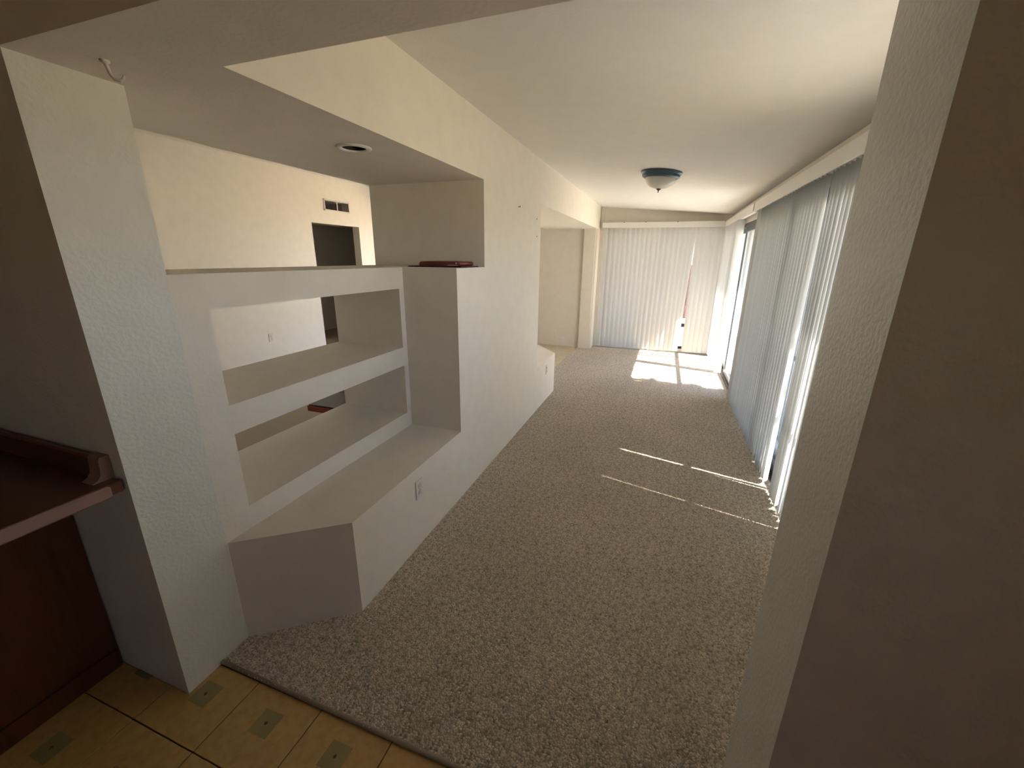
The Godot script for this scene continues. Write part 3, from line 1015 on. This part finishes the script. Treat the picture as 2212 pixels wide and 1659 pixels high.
func build_small_things() -> void:
	outlet("white duplex outlet on the front of the shelf bench", Vector3(XM, 0.357, -1.765), PI / 2)
	outlet("white outlet on the front of the low bench past the wall", Vector3(XM, 0.372, -4.49), PI / 2)
	outlet("white outlet on the living-room wall left of the doorway", Vector3(-5.3, 0.445, -4.46), PI / 2)

	# black folder with a padded red book on top, at the end of the ledge
	var f := thing("folder", "thin black folder lying under the red book on the ledge", "folder", Vector3(-1.395, LEDGE, -2.575))
	var st := mb()
	cbox(st, Vector3(-0.205, 0.0, -0.135), Vector3(0.185, 0.0025, 0.135), 0.0008)
	obj("back_cover", st, M.black, f)
	st = mb()
	cbox(st, Vector3(-0.200, 0.0025, -0.132), Vector3(0.183, 0.0065, 0.130), 0.0012)
	obj("front_cover", st, M.black, f)
	var bk := thing("book", "padded dark red leather book resting on the black folder", "book", Vector3(-1.385, LEDGE + 0.0065, -2.58))
	# rounded leather cover: profile across x swept along z
	var prof := [Vector2(-0.150, 0.010), Vector2(-0.146, 0.003), Vector2(-0.138, 0.0), Vector2(0.130, 0.0), Vector2(0.142, 0.003), Vector2(0.149, 0.011), Vector2(0.148, 0.020), Vector2(0.140, 0.0275), Vector2(0.10, 0.030), Vector2(0.0, 0.0315), Vector2(-0.10, 0.030), Vector2(-0.136, 0.0275), Vector2(-0.146, 0.020)]
	st = mb()
	st.set_smooth_group(0)
	var rings := []
	for e in [[-0.105, 0.93], [-0.101, 1.0], [0.101, 1.0], [0.105, 0.93]]:
		var ring := []
		for p in prof:
			ring.append(Vector3(p.x * (0.985 if e[1] < 1.0 else 1.0), 0.0157 + (p.y - 0.0157) * e[1], e[0]))
		rings.append(ring)
	for r in 3:
		for i in prof.size():
			var j := (i + 1) % prof.size()
			quad(st, rings[r][i], rings[r + 1][i], rings[r + 1][j], rings[r][j])
	st.set_smooth_group(-1)
	for i in range(1, prof.size() - 1):
		tri(st, rings[3][0], rings[3][i + 1], rings[3][i])
		tri(st, rings[0][0], rings[0][i], rings[0][i + 1])
	obj("cover", st, M.leather, bk)
	st = mb()
	cbox(st, Vector3(0.062, 0.0045, 0.104), Vector3(0.136, 0.0095, 0.1062), 0.0006)
	obj("page_edge", st, M.page, bk)
	st = mb()
	cbox(st, Vector3(0.060, 0.011, 0.1035), Vector3(0.140, 0.027, 0.1072), 0.0015)
	obj("strap", st, M.leather, bk)
	st = mb()
	cbox(st, Vector3(0.122, 0.014, 0.107), Vector3(0.130, 0.024, 0.1095), 0.001)
	obj("clasp", st, M.plate, bk)

	# two screws left near the far edge of the partition
	for p in [[1.937, -3.935, "upper of two tiny screws left near the partition edge by the nook"], [1.786, -3.95, "lower of two tiny screws left near the partition edge by the nook"]]:
		var sw := thing("wall_screw", p[2], "screw", Vector3(XM, p[0], p[1]), "screws in the partition edge")
		st = mb()
		tube(st, [Vector3(-0.01, 0, 0), Vector3(0.004, 0, 0)], [0.002, 0.002], 8)
		obj("shank", st, M.dark_metal, sw)
		st = mb()
		tube(st, [Vector3(0.003, 0, 0), Vector3(0.006, 0, 0)], [0.006, 0.005], 10)
		obj("head", st, M.dark_metal, sw)

	# hook under the header
	var hk := thing("ceiling_hook", "small bent white hook under the header beam", "hook", Vector3(-1.395, 2.066, -0.825))
	st = mb()
	lathe(st, [Vector2(0.0, 0.0), Vector2(0.011, 0.0), Vector2(0.010, -0.005), Vector2(0.004, -0.008), Vector2(0.0, -0.008)], 16)
	obj("base", st, M.trim, hk)
	st = mb()
	var pts := [Vector3(0, -0.006, 0), Vector3(0.003, -0.018, -0.002), Vector3(0.004, -0.030, -0.004), Vector3(0.010, -0.040, -0.008), Vector3(0.020, -0.043, -0.014), Vector3(0.028, -0.037, -0.018), Vector3(0.029, -0.030, -0.019)]
	tube(st, pts, [0.0045, 0.0045, 0.0042, 0.0042, 0.004, 0.0036, 0.003], 10)
	obj("hook_arm", st, M.trim, hk)

	# nail left high in the partition
	var nl := thing("wall_nail", "small dark nail high in the partition before the nook", "nail", Vector3(XM, 1.985, -3.41))
	st = mb()
	tube(st, [Vector3(-0.01, 0, 0), Vector3(0.016, 0.002, 0)], [0.002, 0.002], 8)
	obj("shank", st, M.dark_metal, nl)
	st = mb()
	tube(st, [Vector3(0.015, 0.002, 0), Vector3(0.018, 0.002, 0)], [0.0065, 0.006], 12)
	obj("head", st, M.dark_metal, nl)

# ---------------------------------------------------------------- outside
func tree(label: String, at: Vector3, h: float, r: float, leaves: int) -> void:
	var t := thing("tree", label, "tree", at)
	var st := mb()
	tube(st, [Vector3(0, -0.1, 0), Vector3(0.08, h * 0.3, 0.04), Vector3(-0.02, h * 0.6, 0)], [0.13, 0.10, 0.07], 10)
	obj("trunk", st, M.bark, t)
	var lt := mb()
	for k in 14:
		var a := rng.randf() * TAU
		var y0 := h * rng.randf_range(0.3, 0.6)
		var tip := Vector3(cos(a) * r * rng.randf_range(0.6, 1.0), h * rng.randf_range(0.65, 1.0), sin(a) * r * rng.randf_range(0.6, 1.0))
		var mid := Vector3(tip.x * 0.45, lerpf(y0, tip.y, 0.6), tip.z * 0.45)
		var b := mb()
		tube(b, [Vector3(0.02, y0, 0.01), mid, tip], [0.05, 0.03, 0.012], 6)
		obj("branch", b, M.bark, t)
		for q in leaves:
			var u := rng.randf_range(0.35, 1.05)
			var c := Vector3(0, y0, 0).lerp(mid, minf(u * 2, 1.0)) if u < 0.5 else mid.lerp(tip, (u - 0.5) * 2)
			c += Vector3(rng.randf_range(-1, 1), rng.randf_range(-1, 1), rng.randf_range(-1, 1)) * r * 0.18
			var e := Vector3(rng.randf_range(-1, 1), rng.randf_range(-1, 1), rng.randf_range(-1, 1)).normalized()
			var f := e.cross(Vector3(rng.randf_range(-1, 1), rng.randf_range(-1, 1), rng.randf_range(-1, 1))).normalized()
			var l := rng.randf_range(0.05, 0.09)
			quad(lt, c - e * l, c + f * l * 0.4, c + e * l, c - f * l * 0.4)
	var fo := obj("foliage", lt, M.leaf, t)
	fo.set_meta("kind", "stuff")

func added_shade_tree(label: String, at: Vector3, mid_y: float, rad: Vector3, leaves: int) -> void:  # tree added for its shade, crown packed to block the sun
	var t := thing("tree", label, "tree", at)
	var st := mb()
	tube(st, [Vector3(0, -0.1, 0), Vector3(0.06, mid_y * 0.5, 0.05), Vector3(0, mid_y, 0)], [0.15, 0.11, 0.06], 10)
	obj("trunk", st, M.bark, t)
	for k in 9:
		var a := TAU * k / 9.0
		var b := mb()
		tube(b, [Vector3(0.03, mid_y * 0.6, 0.03), Vector3(cos(a) * rad.x * 0.5, mid_y * 0.85, sin(a) * rad.z * 0.5), Vector3(cos(a) * rad.x * 0.8, mid_y + rng.randf_range(-0.3, 0.6), sin(a) * rad.z * 0.8)], [0.05, 0.03, 0.012], 6)
		obj("branch", b, M.bark, t)
	var lt := mb()
	for q in leaves:
		var d := Vector3(rng.randf_range(-1, 1), rng.randf_range(-1, 1), rng.randf_range(-1, 1))
		if pow(d.x, 4) + pow(d.y, 4) + pow(d.z, 4) > 1.0: continue
		var c := Vector3(0, mid_y, 0) + d * rad
		var e := Vector3(rng.randf_range(-1, 1), rng.randf_range(-1, 1), rng.randf_range(-1, 1)).normalized()
		var f := e.cross(Vector3(rng.randf_range(-1, 1), rng.randf_range(-1, 1), rng.randf_range(-1, 1))).normalized()
		var l := rng.randf_range(0.08, 0.13)
		quad(lt, c - e * l, c + f * l * 0.45, c + e * l, c - f * l * 0.45)
	var fo := obj("foliage", lt, M.leaf, t)
	fo.set_meta("kind", "stuff")

func build_outside() -> void:
	var st := mb()
	box(st, Vector3(-30, -0.40, -40), Vector3(40, -0.16, 20))
	var gr := struct("ground", st, M.dirt, "dry yellow yard ground beyond the windows", "ground")
	gr.name = "ground"
	st = mb()
	box(st, Vector3(1.08, -0.16, -11.0), Vector3(4.2, -0.04, -1.0))
	struct("floor_patio", st, M.patio, "pale concrete patio outside the sliding doors", "patio")
	st = mb()
	box(st, Vector3(-2.2, -0.16, -10.2), Vector3(1.07, -0.05, -8.07))
	struct("floor_terrace", st, M.paver, "pinkish brick paving outside the far window", "paving")
	# roof overhang that shades the upper glass
	st = mb()
	slope_slab(st, XW + 0.16, 1.93, -1.0, -9.0, 0.12)
	struct("trim_eave", st, M.fascia, "roof overhang along the window wall", "roof")
	st = mb()
	box(st, Vector3(-5.4, 2.32, -8.06), Vector3(1.93, 2.44, -8.95))  # added overhang, blocks part of the sky from the far window
	struct("added_eave_far", st, M.fascia, "added roof overhang cutting sky light on the far window", "roof")
	# brown block wall at the end of the yard
	var w := setting("wall_yard", "red-brown block garden wall beyond the far window", "wall")
	st = mb()
	box(st, Vector3(-3.0, -0.2, -14.05), Vector3(1.9, 1.42, -14.15))
	obj("mortar", st, M.mortar, w)
	var bl := mb()
	cbox(bl, Vector3(-0.196, -0.092, -0.1), Vector3(0.196, 0.092, 0.1), 0.01)
	var bm := mesh_of(bl)
	for j in 8:
		for i in 12:
			var x := -2.78 + 0.405 * i + (0.2 if j % 2 == 1 else 0.0)
			if x > 1.75: continue
			inst("block", bm, M.block if rng.randf() < 0.6 else M.block_b, w, Transform3D(Basis.IDENTITY, Vector3(x, -0.05 + 0.2 * j, -14.07 + wavy(0.008))))
	# pale stucco wall seen past the uncovered door
	st = mb()
	box(st, Vector3(2.0, -0.2, -17.0), Vector3(12.0, 1.45, -17.2))
	cbox(st, Vector3(1.95, 1.45, -16.95), Vector3(12.05, 1.52, -17.25), 0.01)
	struct("wall_garden", st, M.stucco, "blue-grey stucco garden wall seen through the uncovered door", "wall")
	tree("leafy green tree behind the blue-grey garden wall", Vector3(4.2, 0, -19.5), 4.6, 2.2, 90)
	tree("sparse tree standing beside the patio", Vector3(8.6, -0.16, -4.4), 8.8, 2.2, 14)
	added_shade_tree("added leafy tree keeping sun off the closed sliding door", Vector3(4.6, -0.16, -3.5), 4.45, Vector3(1.3, 1.25, 1.12), 7000)  # added to block direct sun from the near door and its blind
